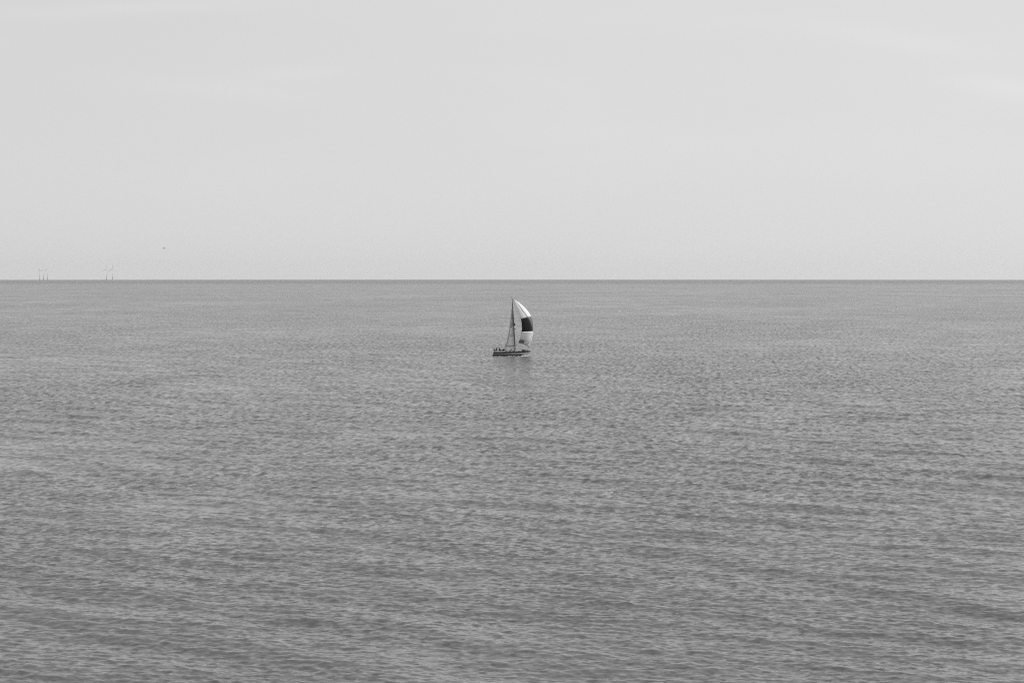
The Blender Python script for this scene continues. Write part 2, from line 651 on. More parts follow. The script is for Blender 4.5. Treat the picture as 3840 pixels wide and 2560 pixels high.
# deck with a cockpit opening
CK0, CK1, CKW = 0.55, 3.5, 0.78
xs = sorted(set([round(v, 3) for v in list(np.linspace(0.40, 11.15, 28)) + [CK0, CK1]]))
bm = bmesh.new()
prev = None
for x in xs:
    b = max(half_beam(max((x - 0.36) / (11.15 - 0.36), 0) * LOA), 0.03) - 0.02
    z = sheer(x) + 0.0
    w = min(CKW, b * 0.98)
    cur = [bm.verts.new((x, y, z + 0.05 * (1 - (y / max(b, .1)) ** 2))) for y in (-b, -w, 0, w, b)]
    if prev:
        for i in range(4):
            if i in (1, 2) and px >= CK0 - 1e-3 and x <= CK1 + 1e-3:
                continue
            bm.faces.new((prev[i], cur[i], cur[i + 1], prev[i + 1]))
    prev, px = cur, x
bmesh.ops.recalc_face_normals(bm, faces=bm.faces)
me = bpy.data.meshes.new('deck')
bm.to_mesh(me); bm.free()
link('deck', me, M['deck'], boat)
# cockpit well
zc = 0.42
loft('cockpit_well', [[(CK0, -CKW, 1.07), (CK0, -CKW, zc), (CK0, CKW, zc), (CK0, CKW, 1.07)],
                      [(CK1, -CKW, 1.07), (CK1, -CKW, zc), (CK1, CKW, zc), (CK1, CKW, 1.07)]],
     M['deck'], boat, closed=False, caps=True, smooth=False)
for s in (-1, 1):
    rbox('coaming', (2.1, s * 0.95, 1.20), (3.0, 0.26, 0.30), M['deck'], boat, bevel=0.05)
    rbox('cockpit_seat', (2.2, s * 0.56, 0.78), (2.5, 0.42, 0.12), M['deck'], boat, bevel=0.03)
tube('winch', [(3.1, -0.95, 1.35), (3.1, -0.95, 1.52)], [0.09, 0.07], M['steel'], boat)
tube('winch', [(3.1, 0.95, 1.35), (3.1, 0.95, 1.52)], [0.09, 0.07], M['steel'], boat)

# coachroof
cs = []
for x, w, h in ((3.5, 1.10, 0.46), (3.7, 1.12, 0.52), (5.0, 1.10, 0.50), (6.3, 0.98, 0.44), (7.6, 0.76, 0.32), (8.7, 0.46, 0.12), (8.95, 0.36, 0.02)):
    zb = sheer(x) + 0.02
    cs.append([(x, -w, zb), (x - 0.03, -w * 0.93, zb + h * 0.72), (x - 0.03, -w * 0.80, zb + h * 0.95), (x, 0, zb + h * 1.08),
               (x - 0.03, w * 0.80, zb + h * 0.95), (x - 0.03, w * 0.93, zb + h * 0.72), (x, w, zb)])
roof = loft('coachroof', cs, M['deck'], boat)


def roof_side(x):
    xsn = [c[0][0] for c in cs]
    w = np.interp(x, xsn, [abs(c[0][1]) for c in cs])
    h = np.interp(x, xsn, [(c[1][2] - c[0][2]) for c in cs])
    return w, h


for s in (-1, 1):
    for x0, x1 in ((3.78, 4.35), (4.82, 5.60), (5.92, 6.72), (7.75, 8.15)):
        pts = []
        for x in (x0, x1):
            w, h = roof_side(x)
            zb = sheer(x) + 0.02
            for a in (0.20, 0.92):
                pts.append((x + (0.06 if a > .5 else 0), s * (w * (1 - 0.07 * a) + 0.004), zb + h * a))
        p = [pts[0], pts[1], pts[3], pts[2]]
        q = [(a[0], a[1] + s * 0.018, a[2]) for a in p]
        loft('window', [p, q], M['window'], roof, smooth=False)
# main hatch garage and the raised dark hatch seen on the roof
rbox('companion_hatch', (4.2, 0, 1.66), (1.1, 0.7, 0.10), M['deck'], roof, bevel=0.02)
rbox('hatch', (5.55, -0.05, 1.80), (0.78, 0.62, 0.22), M['window'], roof, bevel=0.05)
rbox('hatch', (9.3, 0, 1.32), (0.5, 0.5, 0.07), M['window'], boat, bevel=0.02)

# sprayhood: canvas over the companionway on a hooped frame, open at the back
arcs = []
for x, w, h in ((3.95, 0.88, 0.20), (3.6, 0.90, 0.44), (3.25, 0.92, 0.52), (2.85, 0.92, 0.30)):
    zb = 1.42
    arcs.append([(x, -w * math.cos(a), zb + h * math.sin(a) ** 0.7) for a in np.linspace(0, math.pi, 11)])
spray = loft('sprayhood', arcs, M['canvas'], boat, closed=False, caps=False)
sp = spray.modifiers.new('thick', 'SOLIDIFY'); sp.thickness = 0.02
tube('hoop', [(2.6, -0.92 * math.cos(a), 1.36 + 0.16 * math.sin(a)) for a in np.linspace(0, math.pi, 11)], 0.025, M['canvas'], spray)
for s in (-1, 1):
    tube('strap', [(3.25, s * 0.85, 1.86), (1.9, s * 0.9, 1.40)], 0.035, M['canvas'], spray)
    tube('hoop_brace', [(4.15, s * 0.8, 2.10), (3.3, s * 0.88, 1.72), (2.2, s * 0.9, 1.45)], 0.03, M['canvas'], spray)
tube('hoop', [(4.15, -0.8, 2.10), (4.25, -0.3, 2.16), (4.25, 0.3, 2.16), (4.15, 0.8, 2.10)], 0.03, M['canvas'], spray)

# wheel
bm = bmesh.new()
ring = [(0.95 + 0.10 * math.sin(a), 0.42 * math.cos(a), 1.15 + 0.42 * math.sin(a)) for a in np.linspace(0, 2 * math.pi, 25)]
tube_bm(bm, ring, 0.02, 6, cap=False)
for a in np.linspace(0, 2 * math.pi, 7)[:-1]:
    tube_bm(bm, [(0.95, 0, 1.15), (0.95 + 0.10 * math.sin(a), 0.42 * math.cos(a), 1.15 + 0.42 * math.sin(a))], 0.012, 5)
me = bpy.data.meshes.new('steering_wheel'); bm.to_mesh(me); bm.free()
link('steering_wheel', me, M['steel'], boat)
rbox('wheel_pedestal', (1.08, 0, 0.80), (0.2, 0.24, 0.76), M['deck'], boat, bevel=0.04)

# keel and rudder under water
loft('keel', [[(4.0, 0, -0.35), (5.0, 0.12, -0.35), (6.4, 0, -0.35), (5.0, -0.12, -0.35)],
              [(4.6, 0, -1.8), (5.2, 0.10, -1.8), (6.1, 0, -1.8), (5.2, -0.10, -1.8)]], M['antifoul'], boat)
loft('rudder', [[(0.5, 0, -0.1), (0.8, 0.05, -0.1), (1.1, 0, -0.1), (0.8, -0.05, -0.1)],
                [(0.6, 0, -1.4), (0.8, 0.04, -1.4), (1.0, 0, -1.4), (0.8, -0.04, -1.4)]], M['antifoul'], boat)

# guard rails
for s in (-1, 1):
    tops = []
    for x in (2.2, 3.9, 5.6, 7.3, 9.0):
        b = half_beam(x) * 0.96
        z = sheer(x)
        tube('stanchion', [(x, s * b, z), (x, s * (b + 0.03), z + 0.62)], 0.014, M['steel'], boat, seg=6)
        tops.append((x, s * (b + 0.03), z + 0.61))
    line = [(0.55, s * 1.35, 1.66)] + tops + [(10.1, s * 0.58, 1.95)]
    tube('guard_wire', line, 0.008, M['steel'], boat, seg=5)
    tube('guard_wire', [(a, b, c - 0.28) for a, b, c in line], 0.006, M['steel'], boat, seg=5)
bm = bmesh.new()
bow_rail = [(9.9, -0.62, 1.93), (10.6, -0.40, 1.99), (11.05, -0.14, 2.02), (11.05, 0.14, 2.02), (10.6, 0.40, 1.99), (9.9, 0.62, 1.93)]
tube_bm(bm, bow_rail, 0.022, 7)
for x, y in ((9.9, .62), (10.55, .40)):
    for s in (-1, 1):
        tube_bm(bm, [(x, s * y, 1.95), (x - 0.25, s * y * 0.9, 1.28)], 0.02, 6)
me = bpy.data.meshes.new('pulpit'); bm.to_mesh(me); bm.free()
link('pulpit', me, M['steel'], boat)
bm = bmesh.new()
tube_bm(bm, [(1.2, -1.42, 1.66), (0.5, -1.32, 1.68), (0.30, -0.9, 1.68), (0.30, 0.9, 1.68), (0.5, 1.32, 1.68), (1.2, 1.42, 1.66)], 0.02, 7)
for x, y in ((1.2, 1.42), (.5, 1.3), (.32, .7)):
    for s in (-1, 1):
        tube_bm(bm, [(x, s * y, 1.67), (x + 0.02, s * y, 1.02)], 0.018, 6)
me = bpy.data.meshes.new('pushpit'); bm.to_mesh(me); bm.free()
link('pushpit', me, M['steel'], boat)
tube('antenna', [(1.45, 0.9, 1.0), (1.42, 0.9, 2.75)], 0.016, M['wire'], boat, seg=6)

# mast and boom
mb, mt = Vector((6.80, 0, 1.45)), Vector((5.92, 0, 17.15))


def mast_at(z):
    return mb + (mt - mb) * ((z - mb.z) / (mt.z - mb.z))


bm = bmesh.new()
rg = []
for k in range(14):
    p = mb + (mt - mb) * (k / 13)
    q = 1.0 if k < 9 else 1.0 - 0.09 * (k - 8)
    rg.append([bm.verts.new((p.x + 0.125 * q * math.cos(a), p.y + 0.07 * q * math.sin(a), p.z)) for a in np.linspace(0, 2 * math.pi, 13)[:-1]])
for a, b in zip(rg, rg[1:]):
    for i in range(12):
        bm.faces.new((a[i], a[(i + 1) % 12], b[(i + 1) % 12], b[i]))
bm.faces.new(rg[-1])
me = bpy.data.meshes.new('mast'); bm.to_mesh(me); bm.free()
mast = link('mast', me, M['alu'], boat)
for z, w in ((6.4, 1.15), (11.2, 0.85)):
    p = mast_at(z)
    for s in (-1, 1):
        tube('spreader', [(p.x, s * 0.05, z), (p.x - 0.35, s * w, z + 0.08)], [0.05, 0.03], M['alu'], mast)
# things on the masthead
p = mast_at(17.1)
tube('wind_vane', [(p.x - 0.1, 0, 17.15), (p.x + 0.05, 0, 17.35), (p.x + 0.62, 0, 17.62)], [0.03, 0.02, 0.02], M['white'], mast)
tube('masthead_aerial', [(p.x - 0.14, 0, 17.1), (p.x - 0.16, 0, 17.5)], [0.05, 0.02], M['black'], mast)
p = mast_at(9.2)
loft('radar_reflector', [[(p.x + 0.14 + 0.15 + 0.15 * math.cos(a), 0.15 * math.sin(a), z) for a in np.linspace(0, 2 * math.pi, 13)[:-1]]
                         for z in (8.82, 8.9, 9.5, 9.58)], M['black'], mast)
p = mast_at(7.85)
loft('steaming_light', [[(p.x + 0.12, -0.06, 7.98), (p.x + 0.12, 0.06, 7.98), (p.x + 0.12, 0.06, 7.72), (p.x + 0.12, -0.06, 7.72)],
                        [(p.x + 0.62, -0.02, 7.90), (p.x + 0.62, 0.02, 7.90), (p.x + 0.62, 0.02, 7.86), (p.x + 0.62, -0.02, 7.86)]], M['black'], mast, smooth=False)
for z, s in ((2.10, 0.13), (2.75, 0.10), (1.62, 0.16), (4.6, 0.09), (5.1, 0.08), (6.7, 0.07)):
    q = mast_at(z)
    rbox('mast_winch', (q.x - 0.16, -0.05, z), (s * 1.5, s * 1.6, s * 2.0), M['black'], mast, bevel=0.02)

boom_f = mast_at(2.78) + Vector((-0.12, 0, 0))
boom_a = Vector((3.72, -2.7, 2.72))
tube('boom', [boom_f, boom_a], [0.085, 0.075], M['alu'], boat)
tube('mainsheet', [boom_a + Vector((0.15, 0.15, 0)), (3.0, -1.0, 1.55)], 0.03, M['rope'], boat, seg=6)
tube('vang', [mast_at(1.75), boom_f * 0.65 + boom_a * 0.35], 0.03, M['rope'], boat, seg=6)

# mainsail between mast and leech, cast shadow bands painted in as darker panels
leech_px = [(1921, 1124), (1919, 1145), (1917.5, 1165), (1915.5, 1185), (1913.5, 1203), (1911, 1222), (1908, 1242), (1905, 1262), (1900, 1281), (1893, 1298)]
lz = np.array([L2(*p)[1] for p in leech_px])[::-1]
lx = np.array([L2(*p)[0] for p in leech_px])[::-1]


def main_pt(u, z):
    xl = np.interp(z, lz, lx)
    q = mast_at(z)
    xm = q.x - 0.12
    wid = xm - xl
    a = (z - lz[0]) / (lz[-1] - lz[0])
    yl = -2.7 * (1 - a) ** 0.9 - 0.02
    belly = 0.55 * (1 - a) ** 0.5 * math.sin(math.pi * u ** 0.8)
    ripple = 0.02 * math.sin(z * 5 + u * 4) * (1 - u)
    return (xm - wid * u, yl * u - belly + ripple, z)


mainsail = bpy.data.objects.new('mainsail', None)
COL.objects.link(mainsail); mainsail.parent = boat
band_edges = [2.86, 5.6, 6.25, 8.45, 10.0, 10.9, 11.9, 14.2, 16.45]
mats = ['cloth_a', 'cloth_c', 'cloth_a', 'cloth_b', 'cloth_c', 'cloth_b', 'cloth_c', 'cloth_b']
for i in range(len(band_edges) - 1):
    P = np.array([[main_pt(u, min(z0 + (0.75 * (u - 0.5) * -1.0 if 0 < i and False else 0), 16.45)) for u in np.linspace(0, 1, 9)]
                  for z0 in np.linspace(band_edges[i], band_edges[i + 1], 7)])
    # slanting seams of the painted shadow, falling away towards the leech on the middle panels
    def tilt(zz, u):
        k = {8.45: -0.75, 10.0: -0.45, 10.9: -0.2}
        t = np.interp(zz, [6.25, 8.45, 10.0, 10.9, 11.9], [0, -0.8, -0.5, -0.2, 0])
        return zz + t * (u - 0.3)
    P = np.array([[main_pt(u, tilt(z0, u)) for u in np.linspace(0, 1, 9)] for z0 in np.linspace(band_edges[i], band_edges[i + 1], 7)])
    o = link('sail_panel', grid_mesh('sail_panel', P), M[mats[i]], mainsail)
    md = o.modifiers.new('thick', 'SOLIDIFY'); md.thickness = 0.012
for z in (5.6, 8.3, 10.9, 13.6):
    pts = [Vector(main_pt(u, z - 0.25 * u)) + Vector((0, -0.02, 0)) for u in np.linspace(0.05, 1.0, 8)]
    tube('batten', pts, 0.015, M['rope'], mainsail, seg=5)
# doubled leech edge, darker where cloth overlaps
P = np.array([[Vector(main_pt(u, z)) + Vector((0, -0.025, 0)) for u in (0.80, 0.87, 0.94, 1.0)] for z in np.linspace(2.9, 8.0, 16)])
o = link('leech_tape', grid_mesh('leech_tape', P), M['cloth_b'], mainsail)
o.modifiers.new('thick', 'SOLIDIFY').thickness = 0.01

# standing rigging
mh = mast_at(16.7)
tube('forestay', [(mh.x + 0.1, 0, 16.7), (10.95, 0, 1.40)], 0.022, M['wire'], boat, seg=6)
tube('backstay', [(mh.x - 0.1, 0, 16.9), (0.45, 0, 1.05)], 0.010, M['wire'], boat, seg=5)
for s in (-1, 1):
    q1, q2 = mast_at(6.4), mast_at(11.2)
    tube('shroud', [(6.55, s * 1.55, 1.15), (q1.x - 0.35, s * 1.15, 6.48), (q2.x - 0.35, s * 0.85, 11.28), (mh.x, s * 0.05, 16.6)], 0.012, M['wire'], boat, seg=5)
    tube('lower_shroud', [(6.3, s * 1.5, 1.15), (q1.x, s * 0.06, 6.3)], 0.012, M['wire'], boat, seg=5)

# spinnaker
leech = [(1926, 1126), (1932, 1134), (1939, 1150), (1945, 1168), (1950, 1184), (1953, 1195), (1956, 1210), (1957, 1228), (1956, 1243), (1953, 1258), (1950, 1270), (1946.5, 1279), (1943, 1286)]
outer = [(1926, 1123), (1944, 1133), (1961, 1147), (1974, 1160), (1984, 1173), (1992, 1187), (1997, 1204), (2000, 1225), (2000, 1242), (1997, 1260), (1994, 1275), (1989, 1288), (1984.5, 1299)]
seamf = [0.5, 0.45, 0.42, 0.45, 0.54, 0.61, 0.74, 0.84, 0.91, 0.90, 0.86, 0.80, 0.76]
wid = [0.03, 0.9, 1.7, 2.25, 2.65, 2.85, 3.0, 3.05, 2.95, 2.8, 2.6, 2.35, 2.1]
LEx, LEz = zip(*[L2(*p) for p in leech])
OUx, OUz = zip(*[L2(*p) for p in outer])


def crom(arr, v):
    i = int(min(max(math.floor(v), 0), len(arr) - 2))
    f = v - i
    p0, p1, p2, p3 = arr[max(i - 1, 0)], arr[i], arr[i + 1], arr[min(i + 2, len(arr) - 1)]
    return 0.5 * (2 * p1 + (p2 - p0) * f + (2 * p0 - 5 * p1 + 4 * p2 - p3) * f * f + (3 * p1 - p0 - 3 * p2 + p3) * f ** 3)


def spin_pt(s, v):
    """s in 0..1 near leech -> leading bulge, 1..2 on to the far edge; v from head to foot"""
    xl, zl, xo, zo, w = (crom(a, v) for a in (LEx, LEz, OUx, OUz, wid))
    if s <= 1:
        a = s * math.pi / 2
        x = xl + (xo - xl) * math.sin(a)
        z = zl + (zo - zl) * math.sin(a)
        y = -w * math.cos(a) ** 0.9
        z -= 0.0
        # the foot is hollow between clew and tack
        if v > 10.5:
            z += 0.30 * ((v - 10.5) / 1.5) * math.sin(math.pi * min(math.sin(a) * 1.02, 1))
    else:
        a = (s - 1) * math.pi / 2
        xf = xl + (xo - xl) * 0.42
        x = xo + (xf - xo) * (1 - math.cos(a))
        z = zo + (zl - zo) * (1 - math.cos(a)) * 0.5
        y = w * math.sin(a)
    # soft vertical creases between head and foot
    cr = 0.035 * math.sin(s * 16 + v * 0.5) * math.sin(math.pi * v / 12)
    return (x, y + 0.6 + cr * 0.6, z)


spin = bpy.data.objects.new('spinnaker', None)
COL.objects.link(spin); spin.parent = boat


def s_of_frac(f):
    return math.asin(min(max(f, 0), 1)) * 2 / math.pi


def spin_panel(s0f, s1f, v0, v1, material, off=0.0, label=None, nu=10, nv=16):
    P = []
    for v in np.linspace(v0, v1, nv):
        a = s0f(v) if callable(s0f) else s0f
        b = s1f(v) if callable(s1f) else s1f
        P.append([Vector(spin_pt(s, v)) + Vector((0, -off, 0)) for s in np.linspace(a, b, nu)])
    o = link('sail_panel', grid_mesh('sail_panel', np.array(P)), material, spin)
    md = o.modifiers.new('thick', 'SOLIDIFY'); md.thickness = 0.01
    if label:
        o['label'] = label
    return o


sf = lambda v: s_of_frac(crom(seamf, v))
FAR = 1.45
VT = lambda s: 5.0
spin_panel(0.0, sf, 0, 5, M['sail_white'], label='shaded white upper panel beside the mast')
spin_panel(sf, FAR, 0, 5, M['sail_white'], label='sunlit white upper panel along the leading edge')
spin_panel(0.0, sf, 5, 8, M['sail_black'], label='black middle panel')
spin_panel(sf, FAR, 5, 8, M['sail_grey'], label='dark grey narrow middle panel')
spin_panel(0.0, sf, 8, 12, M['sail_white'], label='white lower panel with grey clew')
spin_panel(sf, FAR, 8, 12, M['sail_white'], label='white lower panel on the leading edge')
spin_panel(FAR, 2.0, 0, 5, M['sail_white'])
spin_panel(FAR, 2.0, 5, 8, M['sail_black'])
spin_panel(FAR, 2.0, 8, 12, M['sail_white'])
spin_panel(0.0, 0.30, 10.2, 12, M['sail_patch'], off=0.03, label='grey reinforcing patch at the clew', nu=5, nv=5)
# seam tapes
tube('seam', [Vector(spin_pt(sf(v), v)) + Vector((0.0, -0.02, 0)) for v in np.linspace(0.3, 5, 20)], 0.018, M['rope'], spin, seg=5)
tube('leech_cord', [Vector(spin_pt(0, v)) for v in np.linspace(0.0, 12, 40)], 0.025, M['rope'], spin, seg=5)
tube('foot_seam', [Vector(spin_pt(s, 11.8)) + Vector((0, -0.03, 0)) for s in np.linspace(0.3, 0.6, 8)], 0.025, M['rope'], spin, seg=5)
tube('leech_seam', [Vector(spin_pt(s, v)) + Vector((0, -0.04, 0)) for s, v in zip(np.linspace(0.58, 0.78, 6), np.linspace(11.4, 10.2, 6))], 0.03, M['rope'], spin, seg=5)

# halyard, sheets, pole
head = Vector(spin_pt(0.5, 0.0)); clew = Vector(spin_pt(0, 12)); tack = Vector(spin_pt(1.0, 12))
tube('spinnaker_halyard', [mast_at(16.75) + Vector((0.1, 0, 0)), head], 0.04, M['white'], boat, seg=6)
tube('spinnaker_sheet', [clew, (clew.x - 0.6, clew.y + 0.02, clew.z - 0.30), (2.6, -1.2, 1.4)], 0.012, M['rope'], boat, seg=5)
tube('spinnaker_pole', [mast_at(4.15) + Vector((0.12, 0, 0)), tack + Vector((0.02, 0.1, 0.1))], 0.04, M['alu'], boat)
tube('spinnaker_guy', [tack, (10.9, 0.1, 1.5)], 0.02, M['rope'], boat, seg=5)

# ------------------------------------------------------------------ things on the deck
def lumpy(name, c, s, material, seed, parent=None, sub=3, amp=0.25, **props):
    bm = bmesh.new()
    bmesh.ops.create_icosphere(bm, subdivisions=sub, radius=1.0)
    rr = random.Random(seed)
    f = [(rr.uniform(1, 4), rr.uniform(1, 4), rr.uniform(1, 4), rr.uniform(0, 6)) for _ in range(5)]
    for v in bm.verts:
        d = sum(math.sin(a * v.co.x + p) * math.sin(b * v.co.y + p * 2) * math.sin(c2 * v.co.z + p) for a, b, c2, p in f) / 2
        k = 1 + amp * d
        v.co = Vector((v.co.x * s[0] * k, v.co.y * s[1] * k, max(v.co.z, -0.75) * s[2] * k))
        v.co += Vector(c)
    me = bpy.data.meshes.new(name); bm.to_mesh(me); bm.free()
    return link(name, me, material, parent, **props)


def at_boat(x, y, z=0.0):
    return (BX + x, BY + y, z + drop(588) + 0.02)


def shift_to(o, x, y, z):
    o.location = at_boat(x, y, z)
    return o


b1 = shift_to(lumpy('sail_bag', (0, 0, 0.24), (0.75, 0.34, 0.24), M['canvas'], 3), 9.2, -0.1, sheer(9.2) + 0.03)
b1['label'] = 'dark crumpled sail bag on the foredeck of the sailboat behind the bow rail'
b1['category'] = 'bag'
b2 = shift_to(lumpy('coiled_rope', (0, 0, 0.16), (0.36, 0.26, 0.18), M['rope'], 9, amp=0.35), 10.25, 0.0, sheer(10.2) + 0.02)
b2['label'] = 'dark heap of rope right at the bow of the sailboat'
b2['category'] = 'rope'


def capsule(a, b, r, name='fender', **props):
    a, b = Vector(a), Vector(b)
    pts = [a + (b - a) * t for t in (0, 0.04, 0.12, 0.5, 0.88, 0.96, 1.0)]
    return tube(name, pts, [r * 0.25, r * 0.7, r, r, r, r * 0.7, r * 0.25], M['white'], None, seg=12, **props)


f1 = capsule((-0.25, 0, 0), (0.30, 0, 0.56), 0.085, label='white fender tied aslant behind the bow rail, the one further aft', category='fender', group='white fenders at the bow rail')
shift_to(f1, 10.25, -0.52, 1.40)
f2 = capsule((-0.16, 0, 0), (0.24, 0, 0.36), 0.12, label='short white fender at the very tip of the bow rail', category='fender', group='white fenders at the bow rail')
shift_to(f2, 10.85, -0.33, 1.42)


# ------------------------------------------------------------------ people
def skin_obj(name, verts, edges, radii, material, parent, root=0, sub=2):
    me = bpy.data.meshes.new(name)
    me.from_pydata([tuple(v) for v in verts], edges, [])
    o = link(name, me, material, parent, smooth=False)
    o.modifiers.new('skin', 'SKIN')
    sv = me.skin_vertices[0].data
    for i, r in enumerate(radii):
        sv[i].radius = (r, r) if not isinstance(r, tuple) else r
        sv[i].use_root = (i == root)
    o.modifiers['skin'].use_smooth_shade = True
    s = o.modifiers.new('sub', 'SUBSURF'); s.levels = sub; s.render_levels = sub
    return o


def person(label, x, y, z, rz, sit, lean, hands, group='crew in the cockpit of the sailboat'):
    """x forward is where the person faces; standing figure 1.74 m"""
    t = empty('person', at_boat(x, y, z), label, 'person', group, rz)
    hz = 0.0 if sit else 0.92           # hip height above origin (seat or floor)
    if sit:
        hz = 0.12
    V, E, Rd = [], [], []

    def add(p, r, par=None):
        V.append(Vector(p)); Rd.append(r)
        if par is not None:
            E.append((par, len(V) - 1))
        return len(V) - 1
    lx = lean
    pel = add((0, 0, hz), (0.15, 0.12))
    wai = add((lx * 0.35, 0, hz + 0.20), (0.13, 0.10), pel)
    che = add((lx * 0.75, 0, hz + 0.40), (0.17, 0.12), wai)
    nb = add((lx, 0, hz + 0.55), 0.065, che)
    nk = add((lx * 1.1, 0, hz + 0.62), 0.062, nb)
    hd1 = add((lx * 1.15 + 0.02, 0, hz + 0.69), 0.098, nk)
    hd2 = add((lx * 1.2 + 0.02, 0, hz + 0.77), 0.112, hd1)
    hd3 = add((lx * 1.2, 0, hz + 0.84), 0.085, hd2)
    limbs = []
    for s in (-1, 1):
        sh_ = add((lx * 0.95, s * 0.19, hz + 0.49), 0.062, che)
        hnd = Vector(hands)
        el = add((lx * 0.95 + hnd.x * 0.45, s * 0.27, hz + 0.49 + (hnd.z) * 0.62 - 0.08), 0.046, sh_)
        wr = add((lx * 0.95 + hnd.x, s * (0.22 + hnd.y), hz + 0.49 + hnd.z), 0.032, el)
        limbs.append((sh_, el, wr))
        # hand: palm, four unequal bent fingers and a thumb
        d = (V[wr] - V[el]).normalized()
        side = Vector((0, s, 0))
        palm = add(V[wr] + d * 0.07, (0.034, 0.018), wr)
        for q, ln in ((-0.03, 0.070), (-0.01, 0.082), (0.01, 0.078), (0.03, 0.060)):
            k = add(V[palm] + side * q + d * 0.03, 0.010, palm)
            k2 = add(V[k] + d * ln * 0.55 + Vector((0, 0, -0.012)), 0.009, k)
            add(V[k2] + d * ln * 0.35 + Vector((0, 0, -0.06)), 0.008, k2)
        th1 = add(V[wr] + d * 0.045 - side * 0.035, 0.011, palm)
        add(V[th1] + d * 0.035 - side * 0.015, 0.010, th1)
        if sit:
            kn = add((0.42, s * 0.13, hz + 0.03), 0.068, pel)
            an = add((0.44, s * 0.13, hz - 0.40), 0.045, kn)
            toe = add((0.60, s * 0.14, hz - 0.46), 0.040, an)
        else:
            kn = add((0.03, s * 0.10, 0.49), 0.068, pel)
            an = add((-0.01, s * 0.11, 0.09), 0.045, kn)
            toe = add((0.15, s * 0.12, 0.045), 0.040, an)
        limbs.append((kn, an, toe))
    skin_obj('body', V, E, Rd, M['skin'], t, 0, 1)
    # jacket
    jv = [V[pel] + Vector((0, 0, 0.02)), V[wai], V[che], V[nb] + Vector((0, 0, -0.02))]
    je = [(0, 1), (1, 2), (2, 3)]
    jr = [(0.31, 0.27), (0.29, 0.25), (0.29, 0.24), 0.15]
    for (a, b, c) in (limbs[0], limbs[2]):
        i = len(jv)
        jv += [V[a], V[b], V[b] + (V[c] - V[b]) * 0.92]
        je += [(2, i), (i, i + 1), (i + 1, i + 2)]
        jr += [0.12, 0.095, 0.075]
    skin_obj('jacket', jv, je, jr, M['dark_cloth'], t, 0, 1)
    tv = [V[pel]]; te = []; tr = [(0.165, 0.14)]
    for (a, b, c) in (limbs[1], limbs[3]):
        i = len(tv)
        tv += [V[a], V[b] + Vector((0, 0, 0.05))]
        te += [(0, i), (i, i + 1)]
        tr += [0.11, 0.08]
    skin_obj('trousers', tv, te, tr, M['trouser'], t, 0, 1)
    for (a, b, c) in (limbs[1], limbs[3]):
        skin_obj('shoe', [V[b] + Vector((-0.03, 0, -0.04)), V[c] + Vector((0.02, 0, 0))], [(0, 1)], [0.052, 0.046], M['hair'], t, 0, 1)
    h = V[hd2]
    lumpy('hair', (h.x - 0.02, h.y, h.z + 0.045), (0.115, 0.11, 0.10), M['hair'], 5, t, 2, 0.05)
    # face: eyes, nose, mouth and ears
    for s in (-1, 1):
        lumpy('eye', (h.x + 0.082, s * 0.032, h.z + 0.0), (0.010, 0.014, 0.009), M['hair'], 1, t, 1, 0.0)
        lumpy('ear', (h.x, s * 0.090, h.z - 0.01), (0.020, 0.012, 0.032), M['skin'], 1, t, 1, 0.0)
    lumpy('nose', (h.x + 0.096, 0, h.z - 0.025), (0.022, 0.014, 0.022), M['skin'], 1, t, 1, 0.0)
    lumpy('mouth', (h.x + 0.078, 0, h.z - 0.065), (0.010, 0.025, 0.006), M['hair'], 1, t, 1, 0.0)
    return t


person('crew member in dark clothes standing at the wheel at the very stern of the sailboat', 0.62, 0.0, 0.44, 0.0, False, -0.10, (0.30, 0.0, -0.28))
person('middle one of the three crew, dark seated figure facing the one at the wheel', 1.28, -0.86, 1.36, R(158), True, 0.05, (0.22, -0.04, -0.40))
person('crew member in dark clothes seated nearest the sprayhood and leaning forward', 2.05, -0.90, 1.38, R(24), True, 0.14, (0.28, -0.04, -0.36))

# ------------------------------------------------------------------ foam at the hull, the wake and scattered whitecaps
def foam_patch(bm, x, y, w, d, h, rr):
    """a little ridge of broken water, w across, d deep, h high"""
    nu, nv = 9, 5
    z0 = sea_z(x, y) + 0.07
    o1, o2 = rr.uniform(0, 6), rr.uniform(0, 6)
    g = []
    for j in range(nv):
        row = []
        b = j / (nv - 1)
        for i in range(nu):
            a = i / (nu - 1)
            env = math.sin(math.pi * a) ** 0.6 * math.sin(math.pi * b)
            zz = h * env * (0.65 + 0.35 * math.sin(a * 9 + o1) * math.sin(a * 4.3 + b * 5 + o2))
            xx = x + (a - 0.5) * w + rr.uniform(-1, 1) * w * 0.03
            yy = y + (b - 0.5) * d * (0.6 + 0.4 * math.sin(a * 7 + o2)) + (a - .5) * d * 0.4
            row.append(bm.verts.new((xx, yy, z0 - 0.03 + max(zz, 0))))
        g.append(row)
    for j in range(nv - 1):
        for i in range(nu - 1):
            bm.faces.new((g[j][i], g[j][i + 1], g[j + 1][i + 1], g[j + 1][i]))


def stuff(name, bm, material, label, kind='stuff'):
    bmesh.ops.recalc_face_normals(bm, faces=bm.faces)
    me = bpy.data.meshes.new(name); bm.to_mesh(me); bm.free()
    return link(name, me, material, None, kind=kind, label=label)


F = 7466.7


def sea_point(px, py):
    """a point of the sea as a bearing and a distance"""
    t = (py - 1028) / F
    r = CAM_H / t
    for _ in range(20):
        r = (CAM_H - drop(r)) / t
    return (px - 1920) / F * r, r


